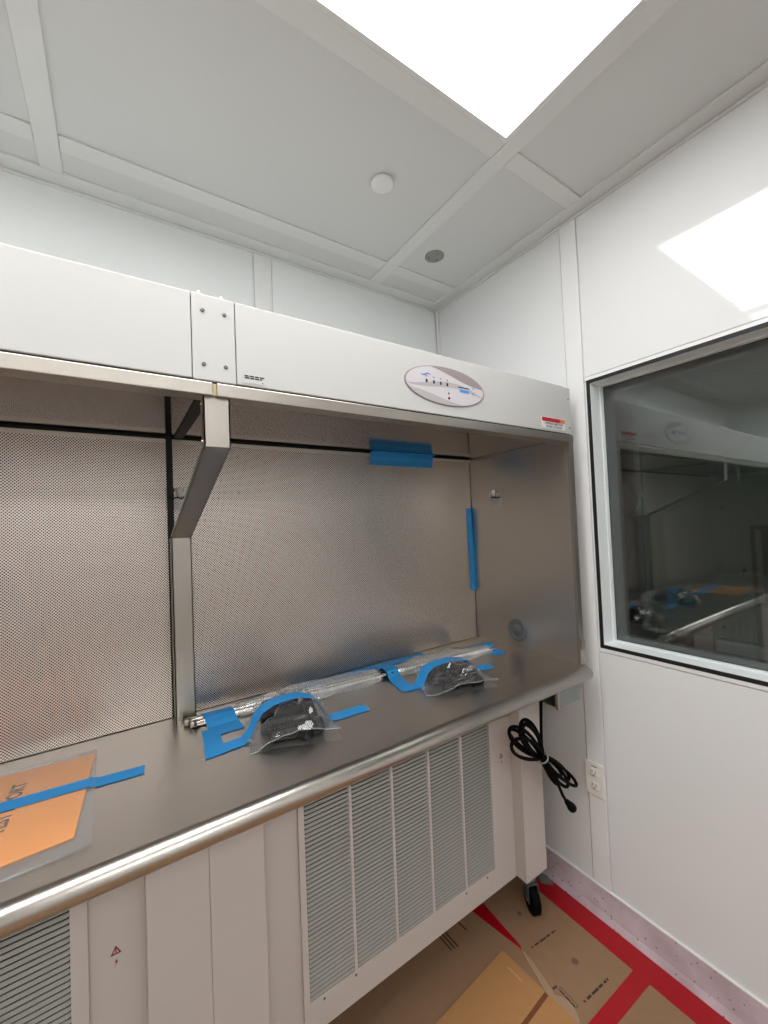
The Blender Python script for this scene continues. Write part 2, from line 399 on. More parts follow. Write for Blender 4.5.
# perforated screens and their surround
P(box(HX0 + .02, .128, 1.386, 1.394, 1.002, 1.826), 'perforated_screen', 'perforated')
P(box(.146, 1.412, 1.386, 1.394, 1.002, 1.826), 'perforated_screen', 'perforated')
for x0, x1 in ((HX0 + .02, .128), (.146, 1.418)):
    P(box(x0, x1, 1.380, 1.396, 1.826, 1.8385, bev=.001), 'screen_top_frame', 'steel')
P(box(HX0 + .02, 1.432, 1.394, 1.402, .999, 1.852), 'plenum_back', 'dark_gap')
P(box(.1285, .1455, 1.383, 1.3935, 1.0, 1.845), 'screen_joint', 'black_gasket')
P(box(HX0, 1.44, 1.403, YB - .03, .80, 1.852), 'plenum_box', 'hood_white')
# right end wall of the work space
sp = MB().prism([(1.4375, .889, 1.0), (1.4145, 1.402, 1.0), (1.436, 1.402, 1.0), (1.4585, .889, 1.0)], (0, 0, .846))
side = P(sp, 'side_panel', 'steel')
tr = MB().prism([(1.4365, .885, 1.0), (1.4360, .896, 1.0), (1.4595, .896, 1.0), (1.4600, .885, 1.0)], (0, 0, .834)); tr.build('front_edge', 'steel_bright', side)
MB().box(1.4415, 1.4545, .876, .886, 1.05, 1.092, bev=.003).build('corner_clip', 'steel_bright', side)
MB().prism([(HX0 + .02, .889, 1.0), (HX0 + .02, 1.402, 1.0), (HX0, 1.402, 1.0), (HX0, .889, 1.0)], (0, 0, .846)).build('side_panel', 'steel', HB)
g = MB().lathe([(.046, 0), (.046, -.004), (.040, -.006), (.037, -.003), (.020, -.003), (.018, -.005), (.001, -.005)], (1.4262, 1.16, 1.076), 'X', 32).build('grommet_cap', 'grommet', HB)
# post and bracket arm: bent channel
def channel(segs, hw, t, fl):
    """segs: list of (x, y, z) centre points of the outer face; flanges point backwards/up"""
    m = MB(); pr = [Vector(p) for p in segs]
    for a, b in zip(pr[:-1], pr[1:]):
        d = (b - a).normalized(); nrm = Vector((0, -d.z, d.y)) if True else None
        if nrm.y < 0: nrm = -nrm
        for s0, s1, dep in ((-hw, hw, t), (-hw, -hw + t, fl), (hw - t, hw, fl)):
            q = []
            for p in (a, b):
                q += [p + Vector((s0, 0, 0)), p + Vector((s1, 0, 0)), p + Vector((s1, 0, 0)) + nrm * dep, p + Vector((s0, 0, 0)) + nrm * dep]
            m.add(q, [(0, 1, 2, 3), (4, 7, 6, 5), (0, 4, 5, 1), (1, 5, 6, 2), (2, 6, 7, 3), (3, 7, 4, 0)])
    return m
P(channel([(.158, 1.33, 1.536), (.158, 1.33, .999)], .0265, .003, .052), 'post', 'steel_bright')
arm = P(channel([(.1805, .898, 1.838), (.1805, .898, 1.73)], .0265, .003, .03), 'bracket_plate', 'steel_bright')
for z in (1.822, 1.742):
    for sx in (-1, 1): MB().lathe([(.004, 0), (.004, .0025 * sx), (.002, .004 * sx)], (.1805 + .0265 * sx, .912, z), 'X', 10).build('screw', 'chrome', arm)
P(channel([(.1805, .8985, 1.731), (.158, 1.331, 1.536)], .0265, .003, .012), 'bracket_arm', 'steel_bright')
# oval control panel
ov = thing('x', (0, 0, 0), 'x', 'x'); bpy.data.objects.remove(ov)
OC = (.828, YH, 1.9535); RA, RB, TILT = .1525, .0555, 0
def oval(sc_, y0, y1, seg=56, clip=None):
    a = [(OC[0] + RA * sc_ * math.cos(2 * PI * k / seg), y0, OC[2] + RB * sc_ * math.sin(2 * PI * k / seg)) for k in range(seg)]
    return MB().prism(a, (0, y1 - y0, 0))
ctl = P(oval(1.0, YH - .0030, YH + .001), 'control_panel', 'panel_lilac')
oval(1.035, YH - .0016, YH + .001).build('bezel', 'panel_mauve', ctl)
def oval_region(fn_lo, fn_hi, y, nm, m):
    rows = ([], []); k = 40
    for i in range(k + 1):
        x = -1 + 2 * i / k; e = math.sqrt(max(0, 1 - x * x)) * .995
        lo = max(-e, min(e, fn_lo(x))); hi = max(-e, min(e, fn_hi(x)))
        if hi < lo: hi = lo
        rows[0].append((OC[0] + RA * x * .995, y, OC[2] + RB * lo)); rows[1].append((OC[0] + RA * x * .995, y, OC[2] + RB * hi))
    MB().grid([list(r) for r in rows], False).build(nm, m, ctl)
swoop = lambda x: .93 - .55 * (1 / (1 + math.exp(-(x - .15) * 4.2))) - .18 * (x + .3)
oval_region(swoop, lambda x: 2, YH - .0033, 'mauve_swoop', 'panel_mauve')
wave = lambda x: .28 * math.sin(x * 2.2 + .9) - .22 * x - .12
oval_region(lambda x: wave(x) - .13 * (1 - x * x) - .02, lambda x: wave(x) + .14 * (1 - x * x), YH - .0033, 'grey_wave', 'panel_grey')
oval_region(lambda x: -2, lambda x: -.62 - .25 * math.sin(2.4 * x + .6), YH - .0033, 'grey_foot', 'panel_grey')
def om(x, z, w_, h, m, nm, y=YH - .0036): return box(OC[0] + x * RA - w_ / 2, OC[0] + x * RA + w_ / 2, y, y + .0008, OC[2] + z * RB - h / 2, OC[2] + z * RB + h / 2).build(nm, m, ctl)
# wave mark
def ribbon_mark(pts, w_, m, nm, par, y):
    r0 = []; r1 = []
    for (x, z, k) in pts: r0.append((x, y, z - w_ * k / 2)); r1.append((x, y, z + w_ * k / 2))
    return MB().grid([r0, r1], False).build(nm, m, par)
cx, cz = OC[0] - .54 * RA, OC[2] + .44 * RB
ribbon_mark([(cx - .018 + .036 * i / 14, cz + .0032 * math.sin(-2.9 + 5.8 * i / 14), .3 + .7 * math.sin(PI * i / 14)) for i in range(15)], .0042, 'print_blue', 'wave_mark', ctl, YH - .0037)
for x in (-.52, -.34, -.17, .0):
    om(x, .10, .0065, .0095, 'ink', 'key_mark'); om(x, .34, .005, .0022, 'ink', 'key_tick')
om(.44, .10, .047, .0030, 'ink', 'display_bar'); om(.45, -.10, .038, .0085, 'lcd_blue', 'display')  # thin dark bar above the blue display
def tri(x, z, s, up, m, nm, par, y):
    u = 1 if up else -1
    o = [(x - s, z - s * .8 * u), (x + s, z - s * .8 * u), (x, z + s * u)]; i_ = [(x - s * .55, z - s * .5 * u), (x + s * .55, z - s * .5 * u), (x, z + s * .55 * u)]
    mb = MB()
    for k in range(3):
        j = (k + 1) % 3; mb.add([(o[k][0], y, o[k][1]), (o[j][0], y, o[j][1]), (i_[j][0], y, i_[j][1]), (i_[k][0], y, i_[k][1])], [(0, 1, 2, 3)])
    return mb.build(nm, m, par)
tri(OC[0] + .70 * RA, OC[2] + .20 * RB, .0055, True, 'print_blue', 'up_key', ctl, YH - .0037)
tri(OC[0] + .70 * RA, OC[2] - .18 * RB, .0055, False, 'print_blue', 'down_key', ctl, YH - .0037)
om(.03, -.36, .004, .006, 'ink', 'bell_mark')
MB().lathe([(.0042, 0), (.0042, -.0012), (.001, -.002)], (OC[0] + .03 * RA, YH - .003, OC[2] - .62 * RB), 'Y', 14).build('indicator_lamp', 'ink_red', ctl)
# stickers on the fascia
st = P(box(1.279, 1.4205, YH - .0012, YH + .0005, 1.8755, 1.9165), 'notice_sticker', 'paper_white')
box(1.281, 1.386, YH - .0018, YH - .001, 1.9005, 1.9150).build('red_band', 'sticker_red', st)
box(1.386, 1.418, YH - .0018, YH - .001, 1.9005, 1.9150).build('orange_band', 'sticker_orange', st)
text_mesh('lettering', 'LAMINAR AIRFLOW', .0125, (1.350, YH - .0013, 1.8935), (1, 0, 0), (0, 0, 1), 'ink', st)
text_mesh('lettering', 'WORK STATION', .0125, (1.350, YH - .0013, 1.8822), (1, 0, 0), (0, 0, 1), 'ink', st)
s2 = P(box(.2335, .2815, YH - .001, YH + .0005, 1.8725, 1.8925), 'small_label', 'hood_white')
random.seed(4)
def word_marks(par, x, z, dx, rows, m, y, hh):
    for r, ws in enumerate(rows):
        cx_ = x
        for w_ in ws: box(cx_, cx_ + w_, y, y + .0006, z - r * hh * 1.7 - hh / 2, z - r * hh * 1.7 + hh / 2).build('word_mark', m, par); cx_ += w_ + dx
word_marks(s2, .2375, 1.8885, .0022, [(.0085, .0095, .0085, .0100), (.0105, .0075, .0085, .0050)], 'ink', YH - .0016, .0026)
word_marks(s2, .2750, 1.8765, .002, [(.0025,)], 'ink', YH - .0016, .0015)
# base: panels, legs, grilles
YP = 1.116
P(box(.298, 1.293, YP, 1.62, .14, .957), 'base_panel', 'cream_metal')
P(box(HX0 + .15, .037, YP, 1.62, .14, .957), 'base_panel', 'cream_metal')
YL = 1.067
legs = [(1.2935, 1.4205), (.1675, .2980), (.0370, .1670), (HX0 + .02, HX0 + .15)]
for x0, x1 in legs:
    P(box(x0, x1, YL, 1.20, .141, .957, bev=.002), 'leg', 'cream_metal')
for x0, x1 in (legs[0], legs[3]): P(box(x0, x1, 1.50, 1.63, .141, .957, bev=.002), 'leg', 'cream_metal')
SP, SW = .0126, .1415
# louvre blade: tilted, outer edge low, rounded ends
def blade(w_):
    m = MB(); xs_ = [-w_ / 2, -w_ / 2 + .0012, -w_ / 2 + .004, w_ / 2 - .004, w_ / 2 - .0012, w_ / 2]; lift = [.9, .45, 0, 0, .45, .9]; rows = [[], [], [], [], []]
    for x, l in zip(xs_, lift):
        zb_ = -.0027 + .0026 * l; zt = .0038
        rows[0].append((x, .0022, zt)); rows[1].append((x, .0004, zt)); rows[2].append((x, -.0030, zb_)); rows[3].append((x, -.0012, zb_)); rows[4].append((x, .0022, zt))
    m.grid(rows, False); return m
blade_me = blade(SW).mesh('slat', 'slat_metal')
def grille(gx0, cols, ncol_first, label_side):
    """frame sheet with slots; gx0 left edge of the frame"""
    z0, z1 = .2430, .2430 + 44 * SP; w_all = ncol_first + cols * .1505
    fr = MB(); x = gx0; yf0, yf1 = YP - .012, YP - .002
    edges = [gx0] + [None] * 0
    c0 = gx0 + .017
    fr.box(gx0, c0, yf0, yf1, .200, z1 + .03)
    for c in range(cols):
        a = c0 + c * .1505; b = a + SW
        nx = a + .1505 if c < cols - 1 else b + .030
        fr.box(b, nx, yf0, yf1, .200, z1 + .03); fr.box(a, b, yf0, yf1, .200, z0); fr.box(a, b, yf0, yf1, z1, z1 + .03)
    fo = fr.build('grille', 'cream_metal', HB)
    box(c0 - .005, c0 + cols * .1505, YP - .003, YP - .0005, z0 - .01, z1 + .01).build('slot_backing', 'dark_gap', fo)
    return fo, c0, z0
gr, c0, z0 = grille(.4025, 5, 0, '')
for c in range(5):
    for k in range(44): link('slat', blade_me, (c0 + c * .1505 + SW / 2, YP - .010, z0 + (k + .5) * SP), gr)
for x in (.461, .563, 1.012, 1.120): MB().lathe([(.0035, 0), (.0035, -.001), (.0015, -.0022)], (x, YP - .012, .229), 'Y', 10).build('screw', 'screw', gr)
gl, c1, z1_ = grille(-.0675 - .030 - 6 * .1505 + .008 - .017, 6, 0, '')
xc = c1 + 5 * .1505
for k in range(44): link('slat', blade_me, (xc + SW / 2, YP - .010, z1_ + (k + .5) * SP), gl)
rest = MB()
for c in range(5):
    for k in range(44):
        o_ = blade(SW); rest.add([(v[0] + c1 + c * .1505 + SW / 2, v[1] + YP - .010, v[2] + z1_ + (k + .5) * SP) for v in o_.v], o_.f)
ro = rest.build('slat_bank', 'slat_metal', gl); ro['kind'] = 'stuff'
# warning marks on the base
for x, z in ((-.020, .638), (1.237, .628)):
    wm = tri(x, z, .0105, True, 'ink_red', 'warning_mark', HB, YP - .0006)
    box(x - .0012, x + .0012, YP - .0008, YP - .0002, z - .004, z + .004).build('mark_stroke', 'ink_red', wm)
    MB().add([(x + .003, YP - .0006, z - .016), (x - .003, YP - .0006, z - .025), (x, YP - .0006, z - .025), (x - .002, YP - .0006, z - .034), (x + .004, YP - .0006, z - .022), (x + .001, YP - .0006, z - .022)], [(0, 1, 2, 3, 4, 5)]).build('mark_stroke', 'ink_red', wm)
# bracket box under the bench end
bb = MB().box(1.309, 1.436, .900, .904, .866, .958).box(1.309, 1.436, .904, 1.03, .866, .869).box(1.4325, 1.436, .904, 1.03, .869, .958)
P(bb, 'outlet_bracket', 'zinc')
P(box(1.302, 1.3125, .898, .910, .861, .958, bev=.002), 'bracket_post', 'steel_bright')
# casters
def caster(x, y, rot):
    par = P(box(x - .045, x + .045, y - .035, y + .045, .134, .142), 'caster', 'zinc')
    Rm = Matrix.Rotation(rot, 3, 'Z'); c = Vector((x, y, 0))
    def T(mb): mb.v = [tuple(c + Rm @ Vector(v)) for v in mb.v]; return mb
    T(MB().lathe([(.026, .090), (.026, .134)], (0, 0, 0), 'Z', 20)).build('swivel', 'zinc', par)
    T(MB().lathe([(.05, -.012), (.05, .012), (.044, .016), (.036, .016), (.034, .012), (.018, .012), (.012, .018), (.012, -.018), (.018, -.012), (.034, -.012), (.036, -.016), (.044, -.016)], (0, -.022, .05), 'X', 36, closed=True)).build('wheel', 'black_rubber', par)
    f = MB()
    for s in (-1, 1): f.prism([(s * .019, -.040, .045), (s * .019, -.005, .045), (s * .019, .028, .112), (s * .019, -.032, .112)], (s * .003, 0, 0))
    f.box(-.022, .022, -.034, .030, .108, .114); T(f).build('fork', 'caster_grey', par)
    T(MB().cyl((-.024, -.022, .05), (.024, -.022, .05), .006, 12)).build('axle', 'zinc', par)
    MB().prism([(x + .015, y - .048, .126), (x + .058, y - .072, .108), (x + .058, y - .072, .102), (x + .015, y - .048, .116)], (.012, .040, 0)).build('brake_pedal', 'caster_grey', par)
caster(1.352, 1.105, -.45)
for (x0, x1) in legs[1:]: caster((x0 + x1) / 2, 1.13, .3)
caster(1.352, 1.565, .2); caster(HX0 + .085, 1.565, .2)

# ================================================================== ceiling fixtures
t = thing('smoke_detector', (.796, 1.135, ZC + .003), 'round white flat detector cover on a ceiling tile', 'ceiling disc')
MB().lathe([(.001, -.011), (.036, -.011), (.039, -.009), (.040, -.003)], (.796, 1.135, ZC + .003), 'Z', 40).build('cover_disc', 'white_plastic', t)
MB().lathe([(.030, -.003), (.030, .001)], (.796, 1.135, ZC + .003), 'Z', 32).build('mounting_ring', 'tee', t)
t = thing('sprinkler_cover', (1.216, 1.347, ZC + .003), 'round grey metal cover plate set in a ceiling tile', 'ceiling disc')
MB().lathe([(.001, -.004), (.040, -.004), (.043, -.002), (.043, .001)], (1.216, 1.347, ZC + .003), 'Z', 40).build('cover_plate', 'sprinkler_grey', t)
for k in range(3):
    a = .4 + k * 2.09; MB().lathe([(.004, -.0055), (.004, -.004)], (1.216 + .026 * math.cos(a), 1.347 + .026 * math.sin(a), ZC + .003), 'Z', 10).build('dimple', 'screw', t)
# ================================================================== wall outlet
t = thing('wall_outlet', (XR, .9095, .469), 'white duplex wall outlet plate low on the white batten', 'outlet')
box(XR - .012, XR - .004, .8735, .9465, .469, .5945, bev=.0025).build('cover_plate', 'earplate', t)
for zc in (.507, .556):
    rc = MB().lathe([(.017, 0), (.017, -.0025), (.0155, -.0035), (.001, -.0035)], (XR - .0118, .9095, zc), 'X', 24).build('receptacle', 'earplate', t)
    for dy in (-.0065, .0065): box(XR - .0160, XR - .0151, .9095 + dy - .0012, .9095 + dy + .0012, zc + .001, zc + .0095).build('slot', 'ink', rc)
    MB().lathe([(.0028, 0), (.0028, -.0009)], (XR - .0151, .9095, zc - .0075), 'X', 10).build('slot', 'ink', rc)
box(XR - .0128, XR - .0118, .899, .920, .5785, .5815).build('printed_line', 'ink_paper', t)

# ================================================================== things on the bench
ZB = 1.0005
def strip(name, label, pts, hw, m, cat='tape', group=None, t_=.0007, across=None, up=None):
    """tape: centre points, half width; 'across' fixed width direction or per-segment normal in plan"""
    P_ = [Vector(p) for p in pts]; a0, a1, b0, b1 = [], [], [], []
    for i, p in enumerate(P_):
        tg = (P_[min(i + 1, len(P_) - 1)] - P_[max(i - 1, 0)]).normalized()
        ac = Vector(across).normalized() if across else Vector((-tg.y, tg.x, 0)).normalized()
        nm = tg.cross(ac).normalized()
        if up: 
            if nm.dot(Vector(up)) < 0: nm = -nm
        elif nm.z < 0: nm = -nm
        a0.append(p - ac * hw); a1.append(p + ac * hw); b0.append(p - ac * hw + nm * t_); b1.append(p + ac * hw + nm * t_)
    n_ = len(P_); mb = MB()
    mb.grid([a0, a1], False).grid([b0, b1], False).grid([a0, b0], False).grid([a1, b1], False)
    mb.add([a0[0], a1[0], b1[0], b0[0]], [(0, 1, 2, 3)]); mb.add([a0[-1], a1[-1], b1[-1], b0[-1]], [(0, 1, 2, 3)])
    o = mb.build(name, m); tag(o, label, cat, group); return o
BT = 'blue painter tape strips'
# envelope in a clear sleeve
t = thing('plastic_sleeve', (-.23, 1.11, ZB), 'clear plastic document sleeve lying flat on the steel worktop', 'sleeve')
def slab(poly, z, h): return MB().prism([(x, y, z) for x, y in poly], (0, 0, h))
slab([(-.049, .921), (-.054, 1.306), (-.415, 1.330), (-.40, .90)], ZB, .0008).build('back_sheet', 'sleeve_film', t)
slab([(-.049, .921), (-.054, 1.306), (-.415, 1.330), (-.40, .90)], ZB + .0042, .0006).build('front_sheet', 'sleeve_film', t)
MB().tube([(-.40, .90, ZB + .0022), (-.049, .921, ZB + .0022)], .0022, 6).build('bottom_fold', 'clear_plastic', t)
MB().tube([(-.415, 1.330, ZB + .0022), (-.054, 1.306, ZB + .0022)], .0022, 6).build('top_fold', 'clear_plastic', t)
t = thing('paper_envelope', (-.23, 1.12, ZB + .001), 'orange manila envelope printed with test report inside the clear sleeve', 'envelope')
slab([(-.077, .960), (-.056, 1.286), (-.405, 1.318), (-.39, .937)], ZB + .0012, .0024).build('envelope_body', 'envelope', t)
text_mesh('lettering', 'TEST REPORT', .036, (-.196, 1.146, ZB + .0036), (.055, 1, 0), (-1, .055, 0), 'ink', t, sx=.84, bold=.0009)
strip('tape_strip', 'long blue tape strip across the orange envelope sleeve', [(-.43, 1.172, ZB + .0055), (-.20, 1.150, ZB + .0055), (-.06, 1.141, ZB + .0055), (-.045, 1.139, ZB + .001), (.043, 1.131, ZB + .0008)], .0195, 'tape_blue', group=BT)

# wrapped chrome rods along the back
rng = random.Random(7)
def rodpt(x, dy=0, dz=0): return (x, 1.29 - .081 * max(0, x - .155) ** 1.3 + dy, ZB + .0105 + dz)
def rod(name, label, x0, x1, dy, dz, r=.0095):
    t = thing(name, rodpt(x0, dy), label, 'metal rod', 'chrome rods along the bench back')
    MB().tube([rodpt(x0 + (x1 - x0) * k / 12, dy, dz) for k in range(13)], r, 14).build('tube', 'chrome', t)
    a = rodpt(x0 - .002, dy, dz); b = rodpt(x0 + .014, dy, dz); MB().tube([a, b], r * 1.16, 14).build('end_collar', 'steel_bright', t)
rod('chrome_rod', 'chrome rod nearest the perforated back, in clear wrap under blue tape', .150, .80, .012, .0, .0095)
rod('chrome_rod', 'chrome rod at the front of the taped bundle, in clear wrap', .162, .82, -.0105, .0, .0095)
rod('chrome_rod', 'chrome rod lying past the tape towards the steel side panel', .83, 1.31, .0, .0, .0105)
def wrap(name, label, x0, x1, ra, rb, seed, flare=0.0):
    rg = random.Random(seed); rows = []; k = 46; seg = 22
    ph = [rg.uniform(0, 6.28) for _ in range(8)]
    for i in range(k + 1):
        s = i / k; x = x0 + (x1 - x0) * s; c = Vector(rodpt(x, -.002)); row = []
        env = ra + (rb - ra) * s + .013 * math.sin(PI * s)
        for j in range(seg + 1):
            a = 2 * PI * j / seg
            fold = 1 + .22 * math.sin(5 * a + ph[0] + 5 * s) * math.sin(9 * s + ph[1]) + .12 * math.sin(9 * a + ph[2] + 14 * s)
            ry = env * 1.35 * fold; rz = env * .92 * fold
            z = c.z + rz * math.sin(a); row.append((x, c.y + ry * math.cos(a), max(z, ZB + .0008)))
        rows.append(row)
    t = MB().grid(rows).build(name, 'wrap_film'); tag(t, label, 'plastic wrap', 'clear plastic wraps on the rods'); return t
wrap('plastic_wrap', 'crinkled clear plastic wrap around the paired chrome rods', .29, .765, .021, .023, 3)
wrap('plastic_wrap', 'crinkled clear plastic wrap around the single chrome rod near the side panel', .845, 1.27, .020, .021, 8)

# poly bags with black hardware
def bag(name, label, c, hx, hy, rot, hgt, seed, flap):
    """upper and lower film sheets of a poly bag, puffed over its contents; open mouth towards local -y"""
    rg = random.Random(seed); t = thing(name, (c[0], c[1], ZB), label, 'plastic bag', 'clear poly bags on the bench')
    ph = [rg.uniform(0, 6.28) for _ in range(10)]; n_ = 34; rows = []; low = []
    R2 = Matrix.Rotation(rot, 2)
    for i in range(n_ + 1):
        v = -1 + 2 * i / n_; row = []; lr = []
        for j in range(n_ + 1):
            u = -1 + 2 * j / n_
            px = hx * u * (1 - .10 * (v + 1) / 2 * abs(u)); py = hy * v + .012 * math.sin(2.2 * u + ph[0])
            puff = max(0, (1 - abs(u) ** 2.6)) * max(0, (1 - abs(v * .92 - .1) ** 2.4))
            cr = .0055 * math.sin(7 * u + 4 * v + ph[1]) + .004 * math.sin(11 * v - 5 * u + ph[2]) + .003 * math.sin(17 * u + 9 * v + ph[3]) + .004 * abs(math.sin(5 * u - 8 * v + ph[4]))
            mouth = flap * max(0, (-v - .55) / .45) * max(0, 1 - abs(u - .35) ** 2 * .7)
            z = ZB + .003 + hgt * puff ** .8 + cr * (.35 + puff) + mouth
            q = R2 @ Vector((px, py)); row.append((c[0] + q.x, c[1] + q.y, max(z, ZB + .0016)))
            lr.append((c[0] + q.x, c[1] + q.y, ZB + .0004))
        rows.append(row); low.append(lr)
    MB().grid(rows).build('top_film', 'bag_film', t); MB().grid(low).build('bottom_film', 'bag_film', t)
    MB().tube([rows[0][j] for j in range(n_ + 1)], .0008, 5).build('mouth_edge', 'white_film', t)
    for e_ in (0, n_): MB().tube([rows[i][e_] for i in range(n_ + 1)], .0009, 5).build('side_seal', 'white_film', t)
    return t, R2
def lump(name, label, c, rot, pieces, group):
    """black hardware: rounded clamp bodies with knobs"""
    t = thing(name, (c[0], c[1], ZB), label, 'hardware', group); R3 = Matrix.Rotation(rot, 3, 'Z'); cc = Vector((c[0], c[1], ZB))
    for nm, (x0, x1, y0, y1, z0, z1, b) in pieces:
        mb = MB().box(x0, x1, y0, y1, z0, z1, bev=b); mb.v = [tuple(cc + R3 @ Vector(v)) for v in mb.v]; mb.build(nm, 'black_hardware', t)
    return t, R3, cc
B1 = (.400, 1.128); 
bag('poly_bag', 'puffed clear poly bag of black hardware beside the paired rods', B1, .114, .128, -.24, .066, 11, .034)
t, R3, cc = lump('bracket_hardware', 'tall black clamp hardware inside the puffed poly bag', B1, -.25,
    [('clamp_body', (-.082, .070, -.060, .090, .001, .050, .018)), ('clamp_jaw', (-.060, .080, -.098, -.050, .001, .036, .012))], 'black hardware in bags')
kb = MB().lathe([(.024, .040), (.026, .046), (.026, .056), (.020, .060), (.001, .060)], (.0, .025, 0), 'Z', 20); kb.v = [tuple(cc + R3 @ Vector(v)) for v in kb.v]; kb.build('knob', 'black_hardware', t)
kb = MB().lathe([(.018, -.075), (.018, -.112)], (.03, 0, .018), 'Y', 16); kb.v = [tuple(cc + R3 @ Vector(v)) for v in kb.v]; kb.build('knob', 'black_hardware', t)
B2 = (.968, 1.078)
bag('poly_bag', 'flatter clear poly bag of black hardware near the side panel', B2, .125, .112, -.42, .044, 23, .026)
t, R3, cc = lump('bracket_hardware', 'low flat black hardware inside the flatter poly bag', B2, -.35,
    [('clamp_body', (-.090, .080, -.045, .080, .001, .032, .010)), ('clamp_jaw', (-.060, .085, -.080, -.040, .001, .024, .008))], 'black hardware in bags')
for dx in (-.03, .03):
    kb = MB().lathe([(.015, -.066), (.015, -.082)], (dx + .01, 0, .016), 'Y', 14); kb.v = [tuple(cc + R3 @ Vector(v)) for v in kb.v]; kb.build('knob', 'black_hardware', t)
# blue tape on the bench
def arc(p0, p1, h, n_=10, z=ZB):
    return [(p0[0] + (p1[0] - p0[0]) * k / n_, p0[1] + (p1[1] - p0[1]) * k / n_, z + h * math.sin(PI * k / n_) ** .6) for k in range(n_ + 1)]
strip('tape_strip', 'wide blue tape over the collared ends of the paired chrome rods', [(.232, 1.345, ZB + .001), (.234, 1.322, ZB + .006), (.236, 1.306, ZB + .0205), (.237, 1.292, ZB + .0222), (.238, 1.272, ZB + .0222), (.239, 1.256, ZB + .014), (.242, 1.240, ZB + .004), (.245, 1.21, ZB + .0014), (.247, 1.188, ZB + .0012)], .041, 'tape_blue', group=BT, across=(1, .0, 0))
strip('tape_strip', 'short blue tape running from the rods down to the tape over the puffed bag', [(.205, 1.235, ZB + .0028), (.203, 1.20, ZB + .0022), (.198, 1.15, ZB + .0008), (.190, 1.085, ZB + .0008)], .022, 'tape_blue', group=BT, across=(1, 0, 0))
strip('tape_strip', 'long blue tape over the puffed poly bag by the paired rods', [(.172, 1.108, ZB + .0018), (.20, 1.109, ZB + .0018), (.265, 1.115, ZB + .0012), (.285, 1.118, ZB + .020), (.297, 1.120, ZB + .045), (.315, 1.122, ZB + .064), (.345, 1.123, ZB + .076), (.385, 1.121, ZB + .0795), (.425, 1.117, ZB + .078), (.460, 1.112, ZB + .066), (.482, 1.104, ZB + .030), (.494, 1.096, ZB + .004), (.51, 1.085, ZB + .0012), (.62, 1.080, ZB + .0010)], .0225, 'tape_blue', group=BT, across=(.03, 1, 0))
strip('tape_strip', 'blue tape lying along the foot of the perforated back screen', [(.50, 1.352, ZB + .001), (.78, 1.354, ZB + .001), (1.06, 1.350, ZB + .001)], .022, 'tape_blue', group=BT, across=(0, 1, 0))
strip('tape_strip', 'blue tape folded over the rods between the two plastic wraps', [(.835, 1.345, ZB + .002), (.832, 1.30, ZB + .006), (.829, 1.286, ZB + .020), (.826, 1.262, ZB + .0245), (.822, 1.235, ZB + .0225), (.816, 1.214, ZB + .006), (.808, 1.18, ZB + .001), (.80, 1.125, ZB + .0008)], .026, 'tape_blue', group=BT, across=(1, .1, 0))
strip('tape_strip', 'long blue tape over the flatter poly bag', [(.772, 1.118, ZB + .0016), (.805, 1.113, ZB + .0016), (.842, 1.108, ZB + .0012), (.856, 1.107, ZB + .022), (.868, 1.109, ZB + .042), (.90, 1.112, ZB + .054), (.945, 1.113, ZB + .0575), (1.0, 1.112, ZB + .056), (1.05, 1.106, ZB + .046), (1.08, 1.098, ZB + .014), (1.095, 1.093, ZB + .002), (1.17, 1.084, ZB + .001)], .0225, 'tape_blue', group=BT, across=(.05, 1, 0))
strip('tape_strip', 'blue tape over the rod end by the steel side panel', [(1.285, 1.30, ZB + .001), (1.287, 1.262, ZB + .006), (1.289, 1.246, ZB + .022), (1.291, 1.226, ZB + .0255), (1.293, 1.206, ZB + .022), (1.296, 1.190, ZB + .006), (1.300, 1.178, ZB + .001), (1.306, 1.146, ZB + .0008)], .030, 'tape_blue', group=BT, across=(1, .1, 0))
strip('tape_strip', 'wide blue tape at the top of the perforated screen under the canopy', [(1.018, 1.350, 1.8455), (1.018, 1.3775, 1.8445), (1.018, 1.3782, 1.8385), (1.018, 1.3788, 1.826), (1.018, 1.3848, 1.815), (1.018, 1.3848, 1.792)], .163, 'tape_blue', group=BT, across=(1, 0, 0), up=(0, -1, -.5))
strip('tape_strip', 'upright blue tape strip in the corner of the perforated screen', [(1.394, 1.3848, 1.61), (1.398, 1.3848, 1.42), (1.402, 1.3848, 1.222)], .0165, 'tape_blue', group=BT, across=(1, 0, 0), up=(0, -1, 0))
# adhesive hooks
def hook(label, o, ux, nrm):
    """clear plate with a white wire hook; o centre on the surface, ux plate width direction, nrm outward"""
    t = thing('adhesive_hook', o, label, 'hook'); o = Vector(o); ux = Vector(ux).normalized(); n_ = Vector(nrm).normalized(); uz = Vector((0, 0, 1))
    q = lambda a, b, c: tuple(o + ux * a + uz * b + n_ * c)
    MB().prism([q(-.034, -.034, .0003), (q(.034, -.034, .0003)), q(.034, .034, .0003), q(-.034, .034, .0003)], n_ * .0016).build('clear_plate', 'clear_plastic', t)
    MB().tube([q(.006, .036, .006), q(.006, .030, .009), q(.006, .018, .009), q(.006, .010, .006)], [.006, .009, .009, .004], 12).build('hook_knob', 'white_plastic', t)
    MB().tube([q(-.026, .003, .004), q(-.012, .001, .008), q(-.004, .006, .009), q(.010, .002, .008), (q(.018, .008, .006)), q(.027, .006, .003)], .0022, 8).build('hook_wire', 'black_hardware', t)
    MB().tube([q(-.010, .034, .003), q(-.010, .008, .006)], .0022, 8).build('hook_stem', 'chrome', t)
hook('clear square adhesive hook on the steel side panel', (1.4213, 1.240, 1.646), (-.045, 1, 0), (-1, -.045, 0))
